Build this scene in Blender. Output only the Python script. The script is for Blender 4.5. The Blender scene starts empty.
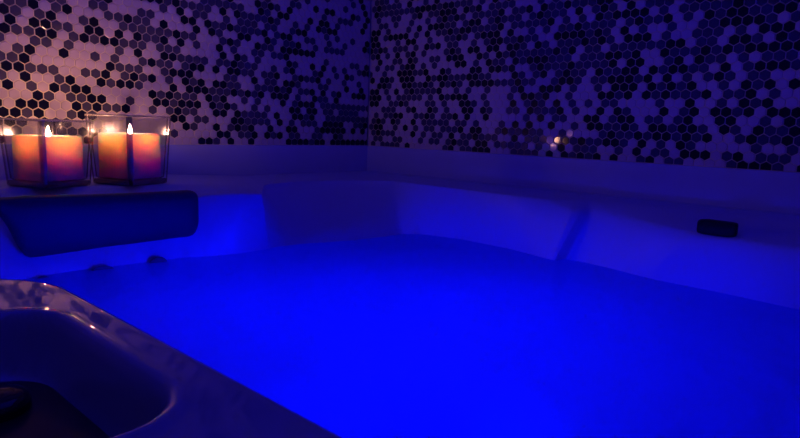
import bpy, bmesh, math, random
from mathutils import Vector, Matrix, noise
random.seed(11)
C = bpy.context.scene.collection
PI = math.pi

# ---------------------------------------------------------------- materials
def mat(name):
    m = bpy.data.materials.new(name); m.use_nodes = True
    nt = m.node_tree; nt.nodes.clear()
    out = nt.nodes.new('ShaderNodeOutputMaterial')
    return m, nt, out

def principled(name, col, rough=0.4, spec=0.5, metal=0.0, coat=0.0, noise_amt=0.0, noise_scale=20.0, bump=0.0, bump_scale=60.0, sss=0.0, sss_scale=0.02, ior=1.45):
    m, nt, out = mat(name)
    b = nt.nodes.new('ShaderNodeBsdfPrincipled')
    b.inputs['Base Color'].default_value = (*col, 1)
    b.inputs['Roughness'].default_value = rough
    b.inputs['Specular IOR Level'].default_value = spec
    b.inputs['Metallic'].default_value = metal
    b.inputs['Coat Weight'].default_value = coat
    b.inputs['IOR'].default_value = ior
    if sss:
        b.inputs['Subsurface Weight'].default_value = sss
        b.inputs['Subsurface Scale'].default_value = sss_scale
        b.inputs['Subsurface Radius'].default_value = (1.0, 0.50, 0.24)
    tc = nt.nodes.new('ShaderNodeTexCoord')
    if noise_amt:
        n = nt.nodes.new('ShaderNodeTexNoise'); n.inputs['Scale'].default_value = noise_scale
        n.inputs['Detail'].default_value = 4
        mx = nt.nodes.new('ShaderNodeMix'); mx.data_type = 'RGBA'
        mx.inputs[6].default_value = (*[c * (1 - noise_amt) for c in col], 1)
        mx.inputs[7].default_value = (*[min(1, c * (1 + noise_amt)) for c in col], 1)
        nt.links.new(tc.outputs['Object'], n.inputs['Vector'])
        nt.links.new(n.outputs['Fac'], mx.inputs[0]); nt.links.new(mx.outputs[2], b.inputs['Base Color'])
    if bump:
        n2 = nt.nodes.new('ShaderNodeTexNoise'); n2.inputs['Scale'].default_value = bump_scale
        bp = nt.nodes.new('ShaderNodeBump'); bp.inputs['Strength'].default_value = bump
        bp.inputs['Distance'].default_value = 0.002
        nt.links.new(tc.outputs['Object'], n2.inputs['Vector'])
        nt.links.new(n2.outputs['Fac'], bp.inputs['Height']); nt.links.new(bp.outputs['Normal'], b.inputs['Normal'])
    nt.links.new(b.outputs['BSDF'], out.inputs['Surface'])
    return m

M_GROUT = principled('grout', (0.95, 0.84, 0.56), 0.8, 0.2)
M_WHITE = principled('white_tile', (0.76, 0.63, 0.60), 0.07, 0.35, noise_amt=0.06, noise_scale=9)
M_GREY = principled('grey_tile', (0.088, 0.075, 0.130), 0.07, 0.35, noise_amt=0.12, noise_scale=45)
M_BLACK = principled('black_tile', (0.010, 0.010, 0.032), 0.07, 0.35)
M_PAINT = principled('wall_paint', (0.55, 0.54, 0.53), 0.7)
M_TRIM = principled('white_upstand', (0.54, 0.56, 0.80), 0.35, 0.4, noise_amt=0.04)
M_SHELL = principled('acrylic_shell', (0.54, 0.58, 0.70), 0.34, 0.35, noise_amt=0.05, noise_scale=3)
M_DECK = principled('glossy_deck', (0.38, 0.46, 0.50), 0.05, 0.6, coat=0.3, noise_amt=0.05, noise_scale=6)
M_LID = principled('dark_lid', (0.030, 0.018, 0.022), 0.30, 0.4, noise_amt=0.1)
M_KNOB = principled('black_knob', (0.008, 0.007, 0.008), 0.10, 0.6)
M_CHROME = principled('chrome', (0.7, 0.7, 0.7), 0.12, 0.5, metal=1.0)
M_PAD = principled('navy_vinyl', (0.055, 0.055, 0.075), 0.42, 0.3, noise_amt=0.08, bump=0.15, bump_scale=350)
M_PAD2 = principled('black_vinyl', (0.012, 0.012, 0.015), 0.5, 0.3, bump=0.15, bump_scale=350)
M_JET = principled('grey_jet', (0.13, 0.13, 0.15), 0.25, 0.5)
M_CEIL = principled('ceiling_paint', (0.85, 0.85, 0.86), 0.7)
M_FLOOR = principled('dark_floor_tile', (0.12, 0.11, 0.11), 0.4, noise_amt=0.1)
M_WICK = principled('wick', (0.02, 0.015, 0.01), 0.9)

M_WAX = principled('candle_wax', (0.92, 0.80, 0.62), 0.45, 0.3, sss=1.0, sss_scale=0.045)

def clear_glass(name, tint, power=1.0, rough=0.17, base=0.03):
    m, nt, out = mat(name)
    t = nt.nodes.new('ShaderNodeBsdfTransparent')
    lf = nt.nodes.new('ShaderNodeLayerWeight'); lf.inputs[0].default_value = 0.5
    p2 = nt.nodes.new('ShaderNodeMath'); p2.operation = 'POWER'; p2.inputs[1].default_value = 3.0
    mc = nt.nodes.new('ShaderNodeMix'); mc.data_type = 'RGBA'
    mc.inputs[6].default_value = (*tint, 1); mc.inputs[7].default_value = (*[.25 * q for q in tint], 1)      # longer way through the glass at its edges
    nt.links.new(lf.outputs['Facing'], p2.inputs[0]); nt.links.new(p2.outputs[0], mc.inputs[0]); nt.links.new(mc.outputs[2], t.inputs[0])
    g = nt.nodes.new('ShaderNodeBsdfGlossy'); g.inputs['Roughness'].default_value = rough
    lw = nt.nodes.new('ShaderNodeLayerWeight'); lw.inputs[0].default_value = 0.5
    f = nt.nodes.new('ShaderNodeMath'); f.operation = 'POWER'; f.inputs[1].default_value = 3.0
    nt.links.new(lw.outputs['Facing'], f.inputs[0])
    ml = nt.nodes.new('ShaderNodeMath'); ml.operation = 'MULTIPLY_ADD'; ml.inputs[1].default_value = 0.85 * power; ml.inputs[2].default_value = base
    mx = nt.nodes.new('ShaderNodeMixShader')
    nt.links.new(f.outputs[0], ml.inputs[0]); nt.links.new(ml.outputs[0], mx.inputs[0])
    nt.links.new(t.outputs[0], mx.inputs[1]); nt.links.new(g.outputs[0], mx.inputs[2])
    nt.links.new(mx.outputs[0], out.inputs['Surface'])
    return m
M_GLASS = clear_glass('clear_glass', (0.90, 0.90, 0.91))
M_EDGE = clear_glass('thick_glass_edge', (0.50, 0.46, 0.50), 1.0, 0.2, 0.14)
def rim_mat():
    m, nt, out = mat('polished_glass_rim')
    t = nt.nodes.new('ShaderNodeBsdfTransparent'); t.inputs[0].default_value = (.75, .72, .72, 1)
    d = nt.nodes.new('ShaderNodeBsdfDiffuse'); d.inputs[0].default_value = (.55, .50, .47, 1)
    g = nt.nodes.new('ShaderNodeBsdfGlossy'); g.inputs['Roughness'].default_value = .25
    a = nt.nodes.new('ShaderNodeMixShader'); a.inputs[0].default_value = .35
    b = nt.nodes.new('ShaderNodeMixShader'); b.inputs[0].default_value = .45
    nt.links.new(d.outputs[0], a.inputs[1]); nt.links.new(g.outputs[0], a.inputs[2])
    nt.links.new(t.outputs[0], b.inputs[1]); nt.links.new(a.outputs[0], b.inputs[2]); nt.links.new(b.outputs[0], out.inputs['Surface'])
    return m
M_RIM = rim_mat()

def flame_mat():
    m, nt, out = mat('flame')
    e = nt.nodes.new('ShaderNodeEmission')
    e.inputs[0].default_value = (1.0, 0.45, 0.27, 1); e.inputs[1].default_value = FLAME
    nt.links.new(e.outputs[0], out.inputs['Surface'])
    return m
FLAME = 540.0
M_FLAME = flame_mat()

def water_mat():
    m, nt, out = mat('lit_water')
    tr = nt.nodes.new('ShaderNodeBsdfTranslucent'); tr.inputs[0].default_value = (0.30, 0.55, 0.95, 1)
    tp = nt.nodes.new('ShaderNodeBsdfTransparent'); tp.inputs[0].default_value = (0.9, 0.95, 1.0, 1)
    mx = nt.nodes.new('ShaderNodeMixShader'); mx.inputs[0].default_value = 0.34
    g = nt.nodes.new('ShaderNodeBsdfGlossy'); g.inputs['Roughness'].default_value = 0.3
    g.inputs[0].default_value = (0.5, 0.6, 0.8, 1)
    f = nt.nodes.new('ShaderNodeLayerWeight'); f.inputs[0].default_value = 0.5
    pw = nt.nodes.new('ShaderNodeMath'); pw.operation = 'POWER'; pw.inputs[1].default_value = 5.0
    ml = nt.nodes.new('ShaderNodeMath'); ml.operation = 'MULTIPLY_ADD'; ml.inputs[1].default_value = 0.22; ml.inputs[2].default_value = 0.012
    m2 = nt.nodes.new('ShaderNodeMixShader')
    tc = nt.nodes.new('ShaderNodeTexCoord')
    n = nt.nodes.new('ShaderNodeTexNoise'); n.inputs['Scale'].default_value = 5.0
    n.inputs['Detail'].default_value = 3; n.inputs['Distortion'].default_value = 1.2
    bp = nt.nodes.new('ShaderNodeBump'); bp.inputs['Strength'].default_value = 0.7; bp.inputs['Distance'].default_value = 0.02
    nt.links.new(tc.outputs['Object'], n.inputs['Vector']); nt.links.new(n.outputs['Fac'], bp.inputs['Height'])
    for x in (tr, g, f): nt.links.new(bp.outputs['Normal'], x.inputs['Normal'])
    nt.links.new(f.outputs['Facing'], pw.inputs[0]); nt.links.new(pw.outputs[0], ml.inputs[0]); nt.links.new(ml.outputs[0], m2.inputs[0])
    nt.links.new(tr.outputs[0], mx.inputs[1]); nt.links.new(tp.outputs[0], mx.inputs[2])
    nt.links.new(mx.outputs[0], m2.inputs[1]); nt.links.new(g.outputs[0], m2.inputs[2])
    nt.links.new(m2.outputs[0], out.inputs['Surface'])
    return m
M_WATER = water_mat()

# ---------------------------------------------------------------- object helpers
def link(name, verts, faces, mats, parent=None, smooth=False, fmat=None):
    me = bpy.data.meshes.new(name); me.from_pydata([tuple(v) for v in verts], [], faces)
    for m in (mats if isinstance(mats, (list, tuple)) else [mats]): me.materials.append(m)
    if fmat: me.polygons.foreach_set('material_index', fmat)
    if smooth: me.polygons.foreach_set('use_smooth', [True] * len(me.polygons))
    me.update()
    o = bpy.data.objects.new(name, me); C.objects.link(o)
    if parent: o.parent = parent
    return o

def bm_obj(name, bm, mats, parent=None, smooth=True):
    bmesh.ops.recalc_face_normals(bm, faces=bm.faces)
    me = bpy.data.meshes.new(name); bm.to_mesh(me); bm.free()
    for m in (mats if isinstance(mats, (list, tuple)) else [mats]): me.materials.append(m)
    if smooth: me.polygons.foreach_set('use_smooth', [True] * len(me.polygons))
    o = bpy.data.objects.new(name, me); C.objects.link(o)
    if parent: o.parent = parent
    return o

def thing(name, label, cat, loc=(0, 0, 0), rz=0.0, group=None):
    o = bpy.data.objects.new(name, None); C.objects.link(o)
    o.empty_display_size = 0.05
    o.location = loc; o.rotation_euler = (0, 0, rz); o['label'] = label; o['category'] = cat
    if group: o['group'] = group
    return o

def structure(o, label, cat):
    o['kind'] = 'structure'; o['label'] = label; o['category'] = cat
    return o

def box_data(x0, x1, y0, y1, z0, z1):
    v = [(x0,y0,z0),(x1,y0,z0),(x1,y1,z0),(x0,y1,z0),(x0,y0,z1),(x1,y0,z1),(x1,y1,z1),(x0,y1,z1)]
    f = [(0,3,2,1),(4,5,6,7),(0,1,5,4),(1,2,6,5),(2,3,7,6),(3,0,4,7)]
    return v, f

# ---------------------------------------------------------------- mosaic walls
PITCH = 0.026; RH = PITCH * math.sqrt(3) / 2
WALL_LEN = 3.2; TILE_TOP = 0.80; WALL_TOP = 1.65; FLOOR_Z = -0.95
PATTERN = {
    'L': (0.01649, 0.03329, -23, -1, ['00200000000000000000000000000000000000000000000000', '00201000000000000000000000000000000000000000000000', '02000100000010000000000000000000000000000000000000', '02012000220200110000000000000000000000000000000000', '02001110010000020121200000000000000000000000000000', '00200001022020002201200111111000000000000000000000', '00000002212010100121111202011112022000000000000000', '02001001010002210011011101001102010000020000000000', '12000100100110022102111121120220001100011001100000', '00000011110100211012002200120200020112110002102110', '00000000000222222011200121000112111111002100210120', '02011000010000002110110010200102021120202201122020', '22100101020200120000101202000001110111221210221120', '00001201002100021010011121101111220020100001011001', '00100100102112100211011220202210112100101002002100', '00200200011000122011020011000022210011120000000211', '02220021020211021211100112202120102121021100111220', '00000002011200102220212121112220200012212002100201', '11111111110222102000101002120111212000000221201020', '00011110110220220001010012120222122001002211012000', '11111111100212200201111202200112101002112120022200', '02110022220111010201111220001102200000000121002122', '02020222221000220020021210200120000000000001120120', '00000012001100110212021102200000000000000000000000', '22222222022122220000020020122000000000000000000002'], (0.57, 0.335, 1.275), (0.8, 0.055)),
    'R': (0.01814, 0.03041, -23, -1, ['0111010000000000000000000000000000000000000000000000000000', '0121111020010200000000000000000000000000000000000000000000', '0211111112222122111010000000000000000000000000000000000000', '0010011001201122202120111100000000000000000000000000000000', '0011010010010121210111120112021121112200000000000000000000', '0220100010202221101220121110121110201210201110000000000000', '2201222201020112122111120111112010102122220101111101100200', '0220001022001001121012220200101011211110121120102122112200', '2121011101021201100101221121100222212102010010011222210100', '0120102012010001210220220221021011121210222010011101022200', '0020011021001102220021021211111212011011111122011022102100', '0010110122010100022010211021222111011122120021112121222220', '1001002221120021000220221200121112111120220012021101011100', '0202210222002122111221100021012012110211220212211020122210', '0022100221121021210222211121100122101122212020101210110000', '0220102012111120010100100012002220100102220212120010212020', '2220101111101021222001000102212001000221202121112011201000', '0220011210001101002210100020121020101011000010020010212000', '0001110012002101002202100110211120100202100020120221202220', '0010112200112101120200200000102011002201220110120022001021', '0121021002011111011010001020200200102211210221221021021120', '0122001020101101112022001211211001000012112122121200121121', '0121110002010110201121110020111012121122102010210000010010', '0011001100010110121102201111101002011100102011022201201110', '0101111020000001201122200011110202121202001201100001222102'], (0.575, 0.385, 1.5), (9, 0)),

}

def clip_poly(poly, lim):
    """clip a (u, z) polygon to the rectangle lim = (u0, u1, z0, z1)"""
    for axis, val, sgn in ((0, lim[0], 1), (0, lim[1], -1), (1, lim[2], 1), (1, lim[3], -1)):
        out = []
        for i in range(len(poly)):
            a, b = poly[i - 1], poly[i]
            da, db = sgn * (a[axis] - val), sgn * (b[axis] - val)
            if da * db < 0:
                t = da / (da - db); out.append((a[0] + t * (b[0] - a[0]), a[1] + t * (b[1] - a[1])))
            if db >= 0: out.append(b)
        poly = out
        if len(poly) < 3: return []
    return poly

def mosaic_wall(name, key, label):
    ou, oz, rmin, cmin, rows, uvis, hid = PATTERN[key]
    if key == 'L': P3 = lambda u, z, d: (-u, -d, z)      # plane y = 0, room on the -y side
    else: P3 = lambda u, z, d: (-d, -u, z)               # plane x = 0, room on the -x side
    V, F, FM = [], [], []
    rnd = random.Random(5 if key == 'L' else 9)
    def quadbox(u0, u1, z0, z1, d0, d1, mi):
        b = len(V)
        for u, z in ((u0,z0),(u1,z0),(u1,z1),(u0,z1)): V.append(P3(u, z, d0))
        for u, z in ((u0,z0),(u1,z0),(u1,z1),(u0,z1)): V.append(P3(u, z, d1))
        for f in ((0,3,2,1),(4,5,6,7),(0,1,5,4),(1,2,6,5),(2,3,7,6),(3,0,4,7)):
            F.append(tuple(b + i for i in f)); FM.append(mi)
    quadbox(-0.10 if key == 'R' else 0.0, WALL_LEN, FLOOR_Z - 0.02, WALL_TOP, -0.10, -0.004, 4)      # the wall body
    quadbox(0.004, WALL_LEN, 0.0, TILE_TOP, -0.004, -0.0012, 0)             # grout bed
    lim = (0.0045, WALL_LEN - 0.002, 0.0015, TILE_TOP)
    R0 = 0.0234 / math.sqrt(3)
    r_lo = int((oz - TILE_TOP) / RH) - 1
    for r in range(r_lo, 4):
        z = oz - r * RH
        for c in range(-2, int(WALL_LEN / PITCH) + 2):
            u = ou + (c + 0.5 * (r % 2)) * PITCH
            if key == 'L' and u > .75: u += .018 * (min(u, 1.4) - .75) ** 2
            ch = None
            if rmin <= r < rmin + len(rows) and 0 <= c - cmin < len(rows[0]): ch = int(rows[r - rmin][c - cmin])
            out_of_view = (z > uvis[0] + (uvis[1] - uvis[0]) * u / uvis[2]) or u > uvis[2]
            hidden = u > hid[0] and z < hid[1]
            if ch is None or ((out_of_view or hidden) and ch == 0):
                k = rnd.random(); nz = noise.noise(Vector((u * 9, z * 9, 3.7 if key == 'L' else 8.1)))
                k -= nz * 0.45
                ch = 0 if k > 0.47 else (1 if k > 0.22 else 2)
            hexa = [(u + R0 * math.sin(PI / 3 * i), z + R0 * math.cos(PI / 3 * i)) for i in range(6)]
            p = clip_poly(hexa, lim)
            if not p: continue
            cu = sum(a for a, _ in p) / len(p); cz = sum(b for _, b in p) / len(p)
            if max(a for a, _ in p) - min(a for a, _ in p) < 0.004 or max(b for _, b in p) - min(b for _, b in p) < 0.003: continue
            tu, tz = rnd.gauss(0, 0.008), rnd.gauss(0, 0.008)              # each tile sits a hair out of true
            b = len(V); n = len(p)
            for a, zz in p: V.append(P3(a, zz, -0.0030))
            for a, zz in p: V.append(P3(a, zz, 0.0004 + tu * (a - cu) + tz * (zz - cz)))
            for a, zz in p:
                a2, z2 = cu + (a - cu) * 0.92, cz + (zz - cz) * 0.92
                V.append(P3(a2, z2, 0.0010 + tu * (a2 - cu) + tz * (z2 - cz)))
            for i in range(n):
                j = (i + 1) % n
                F.append((b + i, b + j, b + n + j, b + n + i)); FM.append(ch + 1)
                F.append((b + n + i, b + n + j, b + 2 * n + j, b + 2 * n + i)); FM.append(ch + 1)
            F.append(tuple(b + 2 * n + i for i in range(n))); FM.append(ch + 1)
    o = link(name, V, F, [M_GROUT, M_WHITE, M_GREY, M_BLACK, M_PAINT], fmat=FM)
    bm = bmesh.new(); bm.from_mesh(o.data); bmesh.ops.recalc_face_normals(bm, faces=bm.faces); bm.to_mesh(o.data); bm.free()
    return structure(o, label, 'wall')

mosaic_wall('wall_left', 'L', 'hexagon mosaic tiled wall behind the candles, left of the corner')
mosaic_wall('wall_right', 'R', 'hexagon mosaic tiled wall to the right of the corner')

def upstand(name, key, label):
    # a white strip between the tile edge and the tub rim, with a small rounded top
    prof = [(-0.004, 0.0), (0.002, 0.0), (0.005, -0.0015), (0.006, -0.005), (0.006, -0.15), (-0.004, -0.15)]
    V, F = [], []
    for u in (0.0, WALL_LEN):
        for d, z in prof:
            uu = u if u > 0 else max(0.0, d)
            V.append((-uu, -d, z) if key == 'L' else (-d, -uu, z))
    n = len(prof)
    for i in range(n): F.append((i, (i + 1) % n, n + (i + 1) % n, n + i))
    F.append(tuple(range(n))); F.append(tuple(range(2 * n - 1, n - 1, -1)))
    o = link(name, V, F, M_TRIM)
    bm = bmesh.new(); bm.from_mesh(o.data); bmesh.ops.recalc_face_normals(bm, faces=bm.faces); bm.to_mesh(o.data); bm.free()
    return structure(o, label, 'trim')
upstand('trim_1', 'L', 'plain white strip under the tiles of the left wall')
upstand('trim_2', 'R', 'plain white strip under the tiles of the right wall')

v, f = box_data(-3.2, 0.0, -3.2, 0.0, FLOOR_Z - 0.10, FLOOR_Z)
structure(link('floor', v, f, M_FLOOR), 'dark floor under the hot tub', 'floor')
v, f = box_data(-3.2, 0.1, -3.2, 0.1, WALL_TOP, WALL_TOP + .1)
structure(link('ceiling', v, f, M_CEIL), 'plain ceiling over the hot tub', 'ceiling')
v, f = box_data(-3.2, 0.0, -3.3, -3.2, FLOOR_Z, WALL_TOP)
structure(link('wall_front', v, f, M_PAINT), 'plain wall behind the camera', 'wall')
v, f = box_data(-3.3, -3.2, -3.2, 0.0, FLOOR_Z, WALL_TOP)
structure(link('wall_side', v, f, M_PAINT), 'plain wall at the far left side', 'wall')

# ---------------------------------------------------------------- hot tub
tub = thing('hot_tub', 'white acrylic hot tub with moulded seats, glowing blue in the tiled corner', 'hot tub', (-1.0, -1.05, FLOOR_Z))
TO = Vector((-1.0, -1.05, FLOOR_Z))
def tloc(vs): return [tuple(Vector(p) - TO) for p in vs]

X0, X1, Y0, Y1 = -2.02, -0.008, -2.12, -0.008
WZ = -0.25
# rim edge (x, y, z), lip (x, y, z), water line (x, y)
SEC = [
    ((-1.8, -1.4, -0.1), (-1.79, -1.4, -0.115), (-1.74, -1.38)),
    ((-1.8, -0.9, -0.1), (-1.79, -0.9, -0.115), (-1.74, -0.9)),
    ((-1.76, -0.6, -0.1), (-1.75, -0.61, -0.115), (-1.7, -0.66)),
    ((-1.62, -0.42, -0.1), (-1.61, -0.435, -0.115), (-1.58, -0.5)),
    ((-1.47, -0.34, -0.108), (-1.465, -0.36, -0.125), (-1.45, -0.43)),
    ((-1.375, -0.3, -0.13), (-1.37, -0.32, -0.145), (-1.36, -0.415)),
    ((-1.28, -0.285, -0.135), (-1.275, -0.305, -0.15), (-1.27, -0.405)),
    ((-1.13, -0.325, -0.135), (-1.125, -0.345, -0.15), (-1.12, -0.42)),
    ((-1.03, -0.36, -0.13), (-1.025, -0.38, -0.145), (-1.03, -0.425)),
    ((-0.965, -0.4, -0.105), (-0.96, -0.42, -0.112), (-0.965, -0.455)),
    ((-0.91, -0.44, -0.1), (-0.905, -0.452, -0.108), (-0.9, -0.465)),
    ((-0.848, -0.48, -0.1), (-0.845, -0.485, -0.108), (-0.808, -0.462)),
    ((-0.84, -0.474, -0.1), (-0.838, -0.476, -0.109), (-0.8, -0.455)),
    ((-0.7, -0.28, -0.1), (-0.695, -0.285, -0.112), (-0.705, -0.46)),
    ((-0.52, -0.25, -0.1), (-0.515, -0.26, -0.112), (-0.565, -0.505)),
    ((-0.36, -0.29, -0.1), (-0.36, -0.3, -0.112), (-0.45, -0.52)),
    ((-0.245, -0.37, -0.1), (-0.25, -0.375, -0.11), (-0.362, -0.518)),
    ((-0.25, -0.478, -0.1), (-0.255, -0.48, -0.11), (-0.31, -0.56)),
    ((-0.25, -0.66, -0.1), (-0.257, -0.66, -0.112), (-0.278, -0.686)),
    ((-0.262, -0.85, -0.1), (-0.275, -0.85, -0.115), (-0.29, -0.87)),
    ((-0.255, -0.95, -0.1), (-0.275, -0.965, -0.118), (-0.318, -0.97)),
    ((-0.235, -1.01, -0.1), (-0.285, -1.04, -0.126), (-0.329, -1.018)),
    ((-0.225, -1.03, -0.1), (-0.275, -1.058, -0.128), (-0.327, -1.026)),
    ((-0.205, -1.05, -0.1), (-0.243, -1.075, -0.127), (-0.288, -1.036)),
    ((-0.195, -1.1, -0.1), (-0.25, -1.125, -0.126), (-0.286, -1.08)),
    ((-0.19, -1.17, -0.1), (-0.268, -1.185, -0.128), (-0.3, -1.16)),
    ((-0.185, -1.25, -0.1), (-0.3, -1.25, -0.131), (-0.322, -1.23)),
    ((-0.182, -1.33, -0.1), (-0.32, -1.32, -0.135), (-0.335, -1.29)),
    ((-0.181, -1.41, -0.1), (-0.345, -1.41, -0.135), (-0.34, -1.41)),
    ((-0.2, -1.53, -0.1), (-0.365, -1.53, -0.135), (-0.355, -1.53)),
    ((-0.22, -1.75, -0.1), (-0.38, -1.72, -0.135), (-0.375, -1.7)),
    ((-0.4, -1.95, -0.1), (-0.47, -1.88, -0.13), (-0.5, -1.84)),
    ((-0.8, -2.0, -0.1), (-0.8, -1.98, -0.115), (-0.8, -1.93)),
    ((-1.4, -2.0, -0.1), (-1.4, -1.98, -0.115), (-1.4, -1.93)),
    ((-1.7, -1.85, -0.1), (-1.69, -1.84, -0.115), (-1.66, -1.8)),

]
def resample(pts, closed_n):
    out = []
    n = len(pts)
    for i in range(n):
        a, b = pts[i], pts[(i + 1) % n]
        for k in range(closed_n):
            t = k / closed_n
            out.append(tuple(a[q] + (b[q] - a[q]) * t for q in range(len(a))))
    return out
def chaikin(pts, it):
    for _ in range(it):
        o = []
        n = len(pts)
        for i in range(n):
            a, b = pts[i], pts[(i + 1) % n]
            o.append(tuple(a[q] * .75 + b[q] * .25 for q in range(len(a))))
            o.append(tuple(a[q] * .25 + b[q] * .75 for q in range(len(a))))
        pts = o
    return pts
flat = [tuple(r) + tuple(l) + tuple(w) for r, l, w in SEC]
flat = chaikin(resample(flat, 3), 2)
N = len(flat)
CEN = Vector((-0.95, -1.05))
def outer_pt(p):
    d = Vector(p) - CEN
    t = 1e9
    if d.x > 1e-9: t = min(t, (X1 - CEN.x) / d.x)
    if d.x < -1e-9: t = min(t, (X0 - CEN.x) / d.x)
    if d.y > 1e-9: t = min(t, (Y1 - CEN.y) / d.y)
    if d.y < -1e-9: t = min(t, (Y0 - CEN.y) / d.y)
    return CEN + d * t
outer = [outer_pt(p[0:2]) for p in flat]
for cx, cy in ((X0, Y0), (X0, Y1), (X1, Y0), (X1, Y1)):
    k = min(range(N), key=lambda i: (outer[i] - Vector((cx, cy))).length); outer[k] = Vector((cx, cy))
def oz_(i):      # the ledge is a little higher along the left wall, where the candles stand
    x, y = outer[i]
    k = 1.0 if y > Y1 - .01 else 0.0
    k *= max(0, min(1, (-.60 - x) / .25))
    return -.100 + .012 * k
rings = []
def ring(fn): rings.append([fn(i) for i in range(N)])
def lerp(a, b, t): return a + (b - a) * t
ring(lambda i: (outer[i].x, outer[i].y, FLOOR_Z + 0.002))
ring(lambda i: (outer[i].x, outer[i].y, oz_(i) - 0.006))
ring(lambda i: (lerp(outer[i].x, flat[i][0], .02), lerp(outer[i].y, flat[i][1], .02), oz_(i)))
for t in (.35, .65, .86, .95):
    ring(lambda i, t=t: (lerp(outer[i].x, flat[i][0], t), lerp(outer[i].y, flat[i][1], t), lerp(oz_(i), flat[i][2], max(0, (t - .86) / .14)) - .001 * (t > .9)))
def pro(i, t):
    """profile from rim edge over the lip to the water line: quadratic-ish with a tight shoulder at both"""
    R = Vector(flat[i][0:3]); L = Vector(flat[i][3:6]); W = Vector((*flat[i][6:8], WZ))
    return R, L, W
def seg(i, a):
    R, L, W = pro(i, 0)
    c1 = R.lerp(L, .5)
    if a < 1: return R.lerp(L, a) + Vector((0, 0, -.002 * a))
    # rounded turn at the lip
    s = a - 1
    d1 = (L - R); r1 = min(.02, d1.length * .6); d2 = (W - L); r2 = min(.035, d2.length * .4)
    A = L - d1.normalized() * r1 if d1.length > 1e-6 else L
    B = L + d2.normalized() * r2
    return A.lerp(L, s).lerp(L.lerp(B, s), s)
def A_point(i, s): return tuple(seg(i, 1 + s))
def before_lip(i):
    R, L, W = pro(i, 0); d1 = L - R; r1 = min(.02, d1.length * .6)
    return tuple(R.lerp(L, max(0, (1 - r1 / max(d1.length, 1e-6)) * .5)))
ring(lambda i: (flat[i][0], flat[i][1], flat[i][2] - .003))
ring(before_lip)
for s in (0, .2, .4, .6, .8, 1.0): ring(lambda i, s=s: A_point(i, s))
def below(i, t):
    R, L, W = pro(i, 0); d2 = (W - L); r2 = min(.035, d2.length * .4)
    B = L + d2.normalized() * r2
    return tuple(B.lerp(W, t))
for t in (.35, .7, 1.0): ring(lambda i, t=t: below(i, t))
def under(i, f_, z): 
    W = flat[i][6:8]
    return (lerp(W[0], CEN.x, f_), lerp(W[1], CEN.y, f_), z)
for f_, z in ((.03, -.36), (.06, -.42), (.12, -.455), (.40, -.47), (.46, -.49), (.50, -.56), (.54, -.80), (.60, -.83), (.97, -.835)):
    ring(lambda i, f_=f_, z=z: under(i, f_, z))
V = []; F = []
for rg in rings: V += rg
for k in range(len(rings) - 1):
    for i in range(N):
        j = (i + 1) % N
        F.append((k * N + i, k * N + j, (k + 1) * N + j, (k + 1) * N + i))
F.append(tuple((len(rings) - 1) * N + i for i in range(N)))
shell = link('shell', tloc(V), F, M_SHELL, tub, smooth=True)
bm = bmesh.new(); bm.from_mesh(shell.data); bmesh.ops.recalc_face_normals(bm, faces=bm.faces); bm.to_mesh(shell.data); bm.free()

# water surface with soft swells, filling the tub to the water line
wl = [Vector((p[6], p[7], WZ)) for p in flat]
wv, wf = [], []
RN = 26
wv.append((CEN.x, CEN.y, WZ))
for k in range(1, RN + 1):
    for i in range(N):
        t = k / RN
        p = Vector((lerp(CEN.x, wl[i].x, t), lerp(CEN.y, wl[i].y, t)))
        if k == RN: p = Vector((wl[i].x, wl[i].y)) + (Vector((wl[i].x, wl[i].y)) - CEN).normalized() * .006
        h = 0.004 * noise.noise(Vector((p.x * 5, p.y * 5, 0.3))) * (1 - t ** 6)
        wv.append((p.x, p.y, WZ + h))
for i in range(N):
    wf.append((0, 1 + i, 1 + (i + 1) % N))
for k in range(RN - 1):
    for i in range(N):
        j = (i + 1) % N; a = 1 + k * N
        wf.append((a + i, a + N + i, a + N + j, a + j))
water = link('water', wv, wf, M_WATER, smooth=True)
bm = bmesh.new(); bm.from_mesh(water.data); bmesh.ops.recalc_face_normals(bm, faces=bm.faces); bm.to_mesh(water.data); bm.free()
water['kind'] = 'stuff'; water['label'] = 'smooth blue glowing water filling the hot tub'; water['category'] = 'water'

# near deck of the tub: a glossy slab whose edge runs out over the water, with a recessed filter well
def sd_round_rect(x, y, x0, x1, y0, y1, r):
    cx, cy = (x0 + x1) / 2, (y0 + y1) / 2
    qx, qy = abs(x - cx) - (x1 - x0) / 2 + r, abs(y - cy) - (y1 - y0) / 2 + r
    return math.hypot(max(qx, 0), max(qy, 0)) + min(max(qx, qy), 0) - r
DX0, DX1, DY0, DY1 = -2.015, -1.512, -2.115, -.985
RX0, RX1, RY0, RY1 = -1.86, -1.555, -1.435, -1.155
def deck_axis(a, b, fine, coarse, f0, f1):
    out = []; t = a
    while t < b - 1e-6:
        out.append(t); t += fine if f0 < t < f1 else coarse
    out.append(b); return out
xs = deck_axis(DX0, DX1, .0035, .02, -1.72, 0)
ys = deck_axis(DY0, DY1, .0045, .02, -1.60, 0)
def smooth01(t): t = max(0, min(1, t)); return t * t * (3 - 2 * t)
def deck_pt(x, y):
    # square grid squeezed on to the rounded outline
    r = 0.12
    cx, cy = DX1 - r, DY1 - r
    if x > cx and y > cy:
        dx, dy = x - cx, y - cy; m = max(dx, dy); l = math.hypot(dx, dy)
        if l > 1e-9: x, y = cx + dx / l * m, cy + dy / l * m
    d = sd_round_rect(x, y, DX0, DX1, DY0, DY1, r)
    e = 0.012
    h = -0.100
    if d > -e: h -= e - math.sqrt(max(0, e * e - (d + e) ** 2))
    q = sd_round_rect(x, y, RX0, RX1, RY0, RY1, .05)
    h += 0.0018 * math.exp(-((q - .004) / .005) ** 2)          # raised bead round the well
    h -= 0.052 * smooth01((-q - .001) / .018)
    return (x, y, h)
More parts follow.
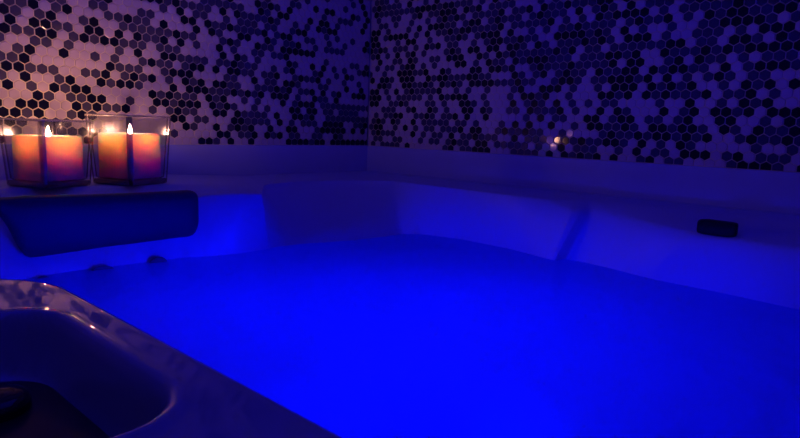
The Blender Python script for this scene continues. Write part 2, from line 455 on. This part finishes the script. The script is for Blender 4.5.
nx, ny = len(xs), len(ys)
DV = [deck_pt(x, y) for y in ys for x in xs]
DF = [(j * nx + i, j * nx + i + 1, (j + 1) * nx + i + 1, (j + 1) * nx + i) for j in range(ny - 1) for i in range(nx - 1)]
b0 = len(DV)
edge = [i for i in range(nx)] + [j * nx + nx - 1 for j in range(1, ny)] + [(ny - 1) * nx + i for i in range(nx - 2, -1, -1)] + [j * nx for j in range(ny - 2, 0, -1)]
for e_ in edge: DV.append((DV[e_][0], DV[e_][1], -0.30))
ne = len(edge)
for k in range(ne): DF.append((edge[k], edge[(k + 1) % ne], b0 + (k + 1) % ne, b0 + k))
DF.append(tuple(b0 + k for k in range(ne)))
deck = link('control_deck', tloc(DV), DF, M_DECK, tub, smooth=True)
bm = bmesh.new(); bm.from_mesh(deck.data); bmesh.ops.recalc_face_normals(bm, faces=bm.faces); bm.to_mesh(deck.data); bm.free()

def rounded_slab(x0, x1, y0, y1, z0, z1, r, bev, seg_=8):
    bm = bmesh.new()
    pts = []
    for cx, cy, a0 in ((x1 - r, y1 - r, 0), (x0 + r, y1 - r, PI / 2), (x0 + r, y0 + r, PI), (x1 - r, y0 + r, 3 * PI / 2)):
        for k in range(seg_ + 1):
            a = a0 + PI / 2 * k / seg_; pts.append((cx + r * math.cos(a), cy + r * math.sin(a)))
    vs = [bm.verts.new((x, y, z0)) for x, y in pts]
    f = bm.faces.new(vs)
    g = bmesh.ops.extrude_face_region(bm, geom=[f])
    top = [e for e in g['geom'] if isinstance(e, bmesh.types.BMVert)]
    for vv in top: vv.co.z = z1
    tf = [e for e in g['geom'] if isinstance(e, bmesh.types.BMFace)]
    be = list({e for ff in tf for e in ff.edges})
    bmesh.ops.bevel(bm, geom=be, offset=bev, segments=4, profile=0.5, affect='EDGES')
    bmesh.ops.recalc_face_normals(bm, faces=bm.faces)
    return bm
def shift(bm, d): bmesh.ops.translate(bm, verts=bm.verts, vec=d); return bm
def tube_disc(r, h, bev, n=40):
    bm = bmesh.new()
    prof = [(0, 0), (r, 0), (r, h - bev), (r - bev * .3, h - bev * .3), (r - bev, h), (r * .55, h + .001), (0, h + .0015)]
    rows_ = []
    for pr, pz in prof:
        rows_.append([bm.verts.new((pr * math.cos(2 * PI * k / n), pr * math.sin(2 * PI * k / n), pz)) for k in range(n)] if pr > 0 else [bm.verts.new((0, 0, pz))])
    for a, b in zip(rows_, rows_[1:]):
        for k in range(n):
            j = (k + 1) % n
            if len(a) == 1: bm.faces.new((a[0], b[k], b[j]))
            elif len(b) == 1: bm.faces.new((a[k], b[0], a[j]))
            else: bm.faces.new((a[k], b[k], b[j], a[j]))
    bmesh.ops.recalc_face_normals(bm, faces=bm.faces)
    return bm
lid = bm_obj('filter_lid', shift(rounded_slab(-1.84, -1.578, -1.425, -1.205, -.156, -.140, .045, .004), -TO), M_LID, tub)
lid['label'] = 'dark lid in the well of the near deck'
knob = bm_obj('knob', shift(tube_disc(.026, .012, .006), Vector((-1.625, -1.262, -.1405)) - TO), M_KNOB, lid)

# padded headrests hung over the rim
def pillow(name, axis_pts, top_z, bot_z, thick, m, lean=0.0):
    """axis_pts: plan polyline along the rim (left to right); the pad bulges to the tub side"""
    bm = bmesh.new()
    n = 44; k = 20
    def at(t):
        s = t * (len(axis_pts) - 1); i = min(int(s), len(axis_pts) - 2); fr = s - i
        p0 = axis_pts[max(i - 1, 0)]; p1 = axis_pts[i]; p2 = axis_pts[i + 1]; p3 = axis_pts[min(i + 2, len(axis_pts) - 1)]
        def cr(q): return 0.5 * (2 * p1[q] + (p2[q] - p0[q]) * fr + (2 * p0[q] - 5 * p1[q] + 4 * p2[q] - p3[q]) * fr * fr + (-p0[q] + 3 * p1[q] - 3 * p2[q] + p3[q]) * fr ** 3)
        return [cr(q) for q in range(len(p1))]
    rings_ = []
    for a in range(n + 1):
        t = a / n
        x, y, tz, bz = at(t)
        x2, y2 = at(min(1, t + .01))[:2]; x1, y1 = at(max(0, t - .01))[:2]
        tx, ty = x2 - x1, y2 - y1; l = math.hypot(tx, ty); nxn, nyn = ty / l, -tx / l
        cz, hz = (tz + bz) / 2, (tz - bz) / 2
        e = min(t, 1 - t) * n
        e = min(1.0, e / 5.0); sh = math.sqrt(max(0.0, 1 - (1 - e) ** 2)) if e < 1 else 1.0
        sh = max(sh, .02)
        rg = []
        for b in range(k):
            an = 2 * PI * b / k
            c_, s_ = math.cos(an), math.sin(an)
            ux = math.copysign(abs(c_) ** .55, c_); uz = math.copysign(abs(s_) ** .45, s_)
            hh = hz * (.62 + .38 * sh)
            d = thick * .5 * ux * sh + lean * (-uz) 
            zz = cz + uz * hh
            rg.append(bm.verts.new((x + nxn * d, y + nyn * d, zz)))
        rings_.append(rg)
    for a, b in zip(rings_, rings_[1:]):
        for i in range(k):
            j = (i + 1) % k
            bm.faces.new((a[i], b[i], b[j], a[j]))
    bm.faces.new(rings_[0]); bm.faces.new(list(reversed(rings_[-1])))
    bmesh.ops.recalc_face_normals(bm, faces=bm.faces)
    return bm_obj(name, shift(bm, -TO), m, tub)
pad = pillow('headrest', [(-1.4084, -0.3803, -0.0928, -0.1084), (-1.3923, -0.383, -0.0906, -0.121), (-1.376, -0.3857, -0.0894, -0.1499), (-1.3628, -0.3878, -0.0889, -0.1852), (-1.3494, -0.39, -0.0875, -0.2089), (-1.329, -0.3934, -0.0873, -0.2121), (-1.2833, -0.4009, -0.0882, -0.2095), (-1.2087, -0.4132, -0.089, -0.204), (-1.1282, -0.4265, -0.0889, -0.2004), (-1.0636, -0.4371, -0.0879, -0.1969), (-1.0184, -0.4446, -0.0871, -0.1936), (-1.0022, -0.4472, -0.0924, -0.171)], 0, 0, .05, M_PAD)
pad['label'] = 'wide dark headrest pad below the candles'
pad2 = pillow('headrest', [(-0.3197, -1.3547, -0.1042, -0.1302), (-0.3166, -1.3701, -0.1004, -0.1327), (-0.3174, -1.3965, -0.1003, -0.1332), (-0.3157, -1.4195, -0.1007, -0.1323), (-0.3131, -1.4342, -0.1022, -0.1283)], 0, 0, .04, M_PAD2)
pad2['label'] = 'small black pad on the right hand rim'


# massage jets at the water line of the left seat
def jet(pos, nrm, r):
    bm = tube_disc(r, .010, .003, 28)
    q = Vector((0, 0, 1)).rotation_difference(Vector(nrm))
    for vv in bm.verts: vv.co = q @ vv.co + Vector(pos) - TO
    return bm_obj('jet', bm, M_JET, tub)
for p_, r_j in [((-1.2153, -0.4294, -0.2784), 0.036), ((-1.0941, -0.4331, -0.2603), 0.022), ((-1.3309, -0.4259, -0.2657), 0.018)]:
    jet(p_, (-.15, -1, .25), r_j)


# ---------------------------------------------------------------- candles in square glasses
def square_ring(h, z, r, n=5):
    out = []
    for cx, cy, a0 in ((h - r, h - r, 0), (-h + r, h - r, PI / 2), (-h + r, -h + r, PI), (h - r, -h + r, 3 * PI / 2)):
        for k in range(n + 1):
            a = a0 + PI / 2 * k / n; out.append((cx + r * math.cos(a), cy + r * math.sin(a), z))
    return out
def lathe_square(levels, n=5, corner_mat=False, closed=True):
    """levels: (half width, z, corner radius); closed at both ends"""
    bm = bmesh.new(); prev = None
    for h, z, r in levels:
        vs = [bm.verts.new(p) for p in square_ring(h, z, r, n)]
        if prev:
            m_ = len(vs)
            for i in range(m_):
                j = (i + 1) % m_; fc = bm.faces.new((prev[i], prev[j], vs[j], vs[i]))
                if corner_mat and i % (n + 1) < n: fc.material_index = 1
        else: bm.faces.new(list(reversed(vs)))
        prev = vs
    bm.faces.new(prev)
    bmesh.ops.recalc_face_normals(bm, faces=bm.faces)
    return bm
def lathe_ring(levels, n=5):
    bm = bmesh.new()
    rg = [[bm.verts.new(p) for p in square_ring(h, z, r, n)] for h, z, r in levels]
    m_ = len(rg[0])
    for a in range(len(rg)):
        p, q = rg[a], rg[(a + 1) % len(rg)]
        for i in range(m_):
            j = (i + 1) % m_; bm.faces.new((p[i], p[j], q[j], q[i]))
    bmesh.ops.recalc_face_normals(bm, faces=bm.faces)
    return bm
def candle_set(pos, rz, half, height, wax_h, label_g, label_c):
    b = half * .88
    g = thing('glass_candle_holder', label_g, 'candle holder', pos, rz, 'square glass candle holders')
    w = .0055
    lv = [(b - .006, 0, .008), (b - .001, .002, .010), (b, .006, .010), (half, height - .002, .010), (half - .001, height, .009),
          (half - w + .001, height, .008), (half - w, height - .002, .008), (b - w, .018, .008), (b - w - .004, .015, .008)]
    bm_obj('glass_cup', lathe_square(lv, 5, True), [M_GLASS, M_EDGE], g, smooth=False)
    bm_obj('rim', lathe_ring([(half - w - .0004, height - .003, .0085), (half - w - .0004, height + .0006, .0085), (half - w + .0015, height + .0020, .009),
        (half - .0015, height + .0020, .0105), (half + .0005, height + .0006, .0105), (half + .0005, height - .003, .0105)]), M_RIM, g)
    bm_obj('base', lathe_square([(b - .007, .0006, .007), (b - .0016, .0065, .009), (b - .0016, .0128, .009), (b - .004, .0140, .008)]), M_EDGE, g, smooth=False)
    c = thing('candle', label_c, 'candle', (pos[0], pos[1], pos[2] + .0152), rz, 'wax candles in the glasses')
    ch = b - w - .0035
    top = wax_h
    lv = [(ch - .003, 0, .012), (ch, .003, .014), (ch, top - .006, .014), (ch - .002, top - .0015, .013), (ch - .006, top, .012), (ch - .011, top - .002, .012),
          (ch - .015, top - .012, .012), (ch - .020, top - .040, .012), (ch - .028, top - .050, .012)]
    bm_obj('wax', lathe_square(lv), M_WAX, c)
    bm = bmesh.new()
    pr = [None]
    zb = top - .051
    for k in range(7):
        t = k / 6; r = .0016 * (1 - .3 * t)
        vs = [bm.verts.new((r * math.cos(2 * PI * q / 8) + .002 * t * t, r * math.sin(2 * PI * q / 8), zb + .050 * t)) for q in range(8)]
        if pr[0]:
            for q in range(8): bm.faces.new((pr[0][q], pr[0][(q + 1) % 8], vs[(q + 1) % 8], vs[q]))
        else: bm.faces.new(list(reversed(vs)))
        pr[0] = vs
    bm.faces.new(pr[0])
    bm_obj('wick', bm, M_WICK, c)
    bm = bmesh.new(); prev = None; n = 10
    z0 = top - .006
    prof = [(.0008, 0), (.0034, .004), (.0048, .009), (.0040, .015), (.0021, .021), (.0007, .026)]
    bot = bm.verts.new((.002, 0, z0 - .001)); tip = bm.verts.new((.002, 0, z0 + .029))
    for r, z in prof:
        vs = [bm.verts.new((r * math.cos(2 * PI * q / n) + .002, r * math.sin(2 * PI * q / n), z0 + z)) for q in range(n)]
        if prev is None:
            for q in range(n): bm.faces.new((bot, vs[(q + 1) % n], vs[q]))
        else:
            for q in range(n): bm.faces.new((prev[q], prev[(q + 1) % n], vs[(q + 1) % n], vs[q]))
        prev = vs
    for q in range(n): bm.faces.new((prev[q], prev[(q + 1) % n], tip))
    fl = bm_obj('flame', bm, M_FLAME, c); fl['label'] = 'small bright candle flame'
candle_set((-1.0637, -0.2374, -.0878), 0.3677, .0715, 0.1673, 0.1102, 'taller square glass holder, right of the pair of candles on the tub rim', 'lit pillar candle in the right hand square glass')
candle_set((-1.2411, -0.2141, -.0878), 0.3519, .0715, 0.1509, 0.1008, 'lower square glass holder left of the pair on the tub rim, above the wide headrest', 'lit pillar candle in the lower left square glass')


# ---------------------------------------------------------------- light
def strip(name, loc, target, power, col, sx, sy, spread):
    l = bpy.data.lights.new(name, 'AREA'); l.shape = 'RECTANGLE'; l.size = sx; l.size_y = sy; l.energy = power; l.color = col; l.spread = spread
    o = bpy.data.objects.new(name, l); C.objects.link(o); o.location = loc
    o.rotation_euler = (Vector(target) - Vector(loc)).to_track_quat('-Z', 'Y').to_euler()
    return o
def lamp(name, kind, loc, power, col, radius=.05, target=None, angle=None, blend=.5):
    l = bpy.data.lights.new(name, kind); l.energy = power; l.color = col; l.shadow_soft_size = radius
    if kind == 'SPOT': l.spot_size = angle; l.spot_blend = blend
    o = bpy.data.objects.new(name, l); C.objects.link(o); o.location = loc
    if target is not None: o.rotation_euler = (Vector(target) - Vector(loc)).to_track_quat('-Z', 'Y').to_euler()
    return o
BLUE = (0.0, 0.0022, 1.0)
lamp('tub_and_fill_light', 'POINT', (-1.10, -1.25, -.72), 3.8, BLUE, .06)
lamp('tub_and_fill_light', 'POINT', (-.72, -1.10, -.60), 1.5, BLUE, .06)
lamp('tub_and_fill_light', 'POINT', (-1.13, -.84, -.56), 1.25, BLUE, .06)
strip('tub_and_fill_light', (-1.48, -1.03, -.228), (-.25, -1.00, -.236), 0.34, BLUE, 1.10, .010, math.radians(16))  # added fill strip above the water, brightens the right shell; no fixture there
strip('tub_and_fill_light', (-1.16, -1.80, -.228), (-1.15, -.45, -.240), 0.36, BLUE, .56, .010, math.radians(17))  # added fill strip for the left shell face and below the headrest
lamp('tub_and_fill_light', 'SPOT', (-1.47, -.66, -.230), 0.008, BLUE, .01, (-.80, -.45, -.21), 0.6, .8)
strip('added_blue_fill', (-1.2, -1.2, WALL_TOP - .02), (-1.2, -1.2, 0), 5.7, BLUE, 2.0, 2.0, PI)  # added overhead fill, lifts the blue on rim and deck; no real lamp


w = bpy.data.worlds.new('world'); bpy.context.scene.world = w; w.use_nodes = True
w.node_tree.nodes['Background'].inputs[0].default_value = (0.0, 0.0, 0.0, 1)
w.node_tree.nodes['Background'].inputs[1].default_value = 0.0

# ---------------------------------------------------------------- camera
cam = bpy.data.cameras.new('camera'); co = bpy.data.objects.new('camera', cam); C.objects.link(co)
cam.sensor_fit = 'HORIZONTAL'; cam.sensor_width = 36.0; cam.lens = 36.0 * 606.987 / 800.0; cam.clip_start = .01
r_ = Vector([0.672344, -0.7394216, 0.0347731]); u_ = Vector([0.0853844, 0.1241293, 0.9885856]); d_ = Vector([0.7352979, 0.6617005, -0.1465927])
mw = Matrix((r_, u_, -d_)).transposed().to_4x4(); mw.translation = Vector([-1.736029, -1.752284, 0.070595])
co.matrix_world = mw
sc = bpy.context.scene; sc.camera = co
sc.view_settings.view_transform = 'Standard'; sc.view_settings.look = 'None'
sc.view_settings.exposure = 0.0; sc.view_settings.gamma = 1.0
sc.cycles.sample_clamp_indirect = 4.0
sc.cycles.max_bounces = 16; sc.cycles.transparent_max_bounces = 16; sc.cycles.diffuse_bounces = 8; sc.cycles.glossy_bounces = 4
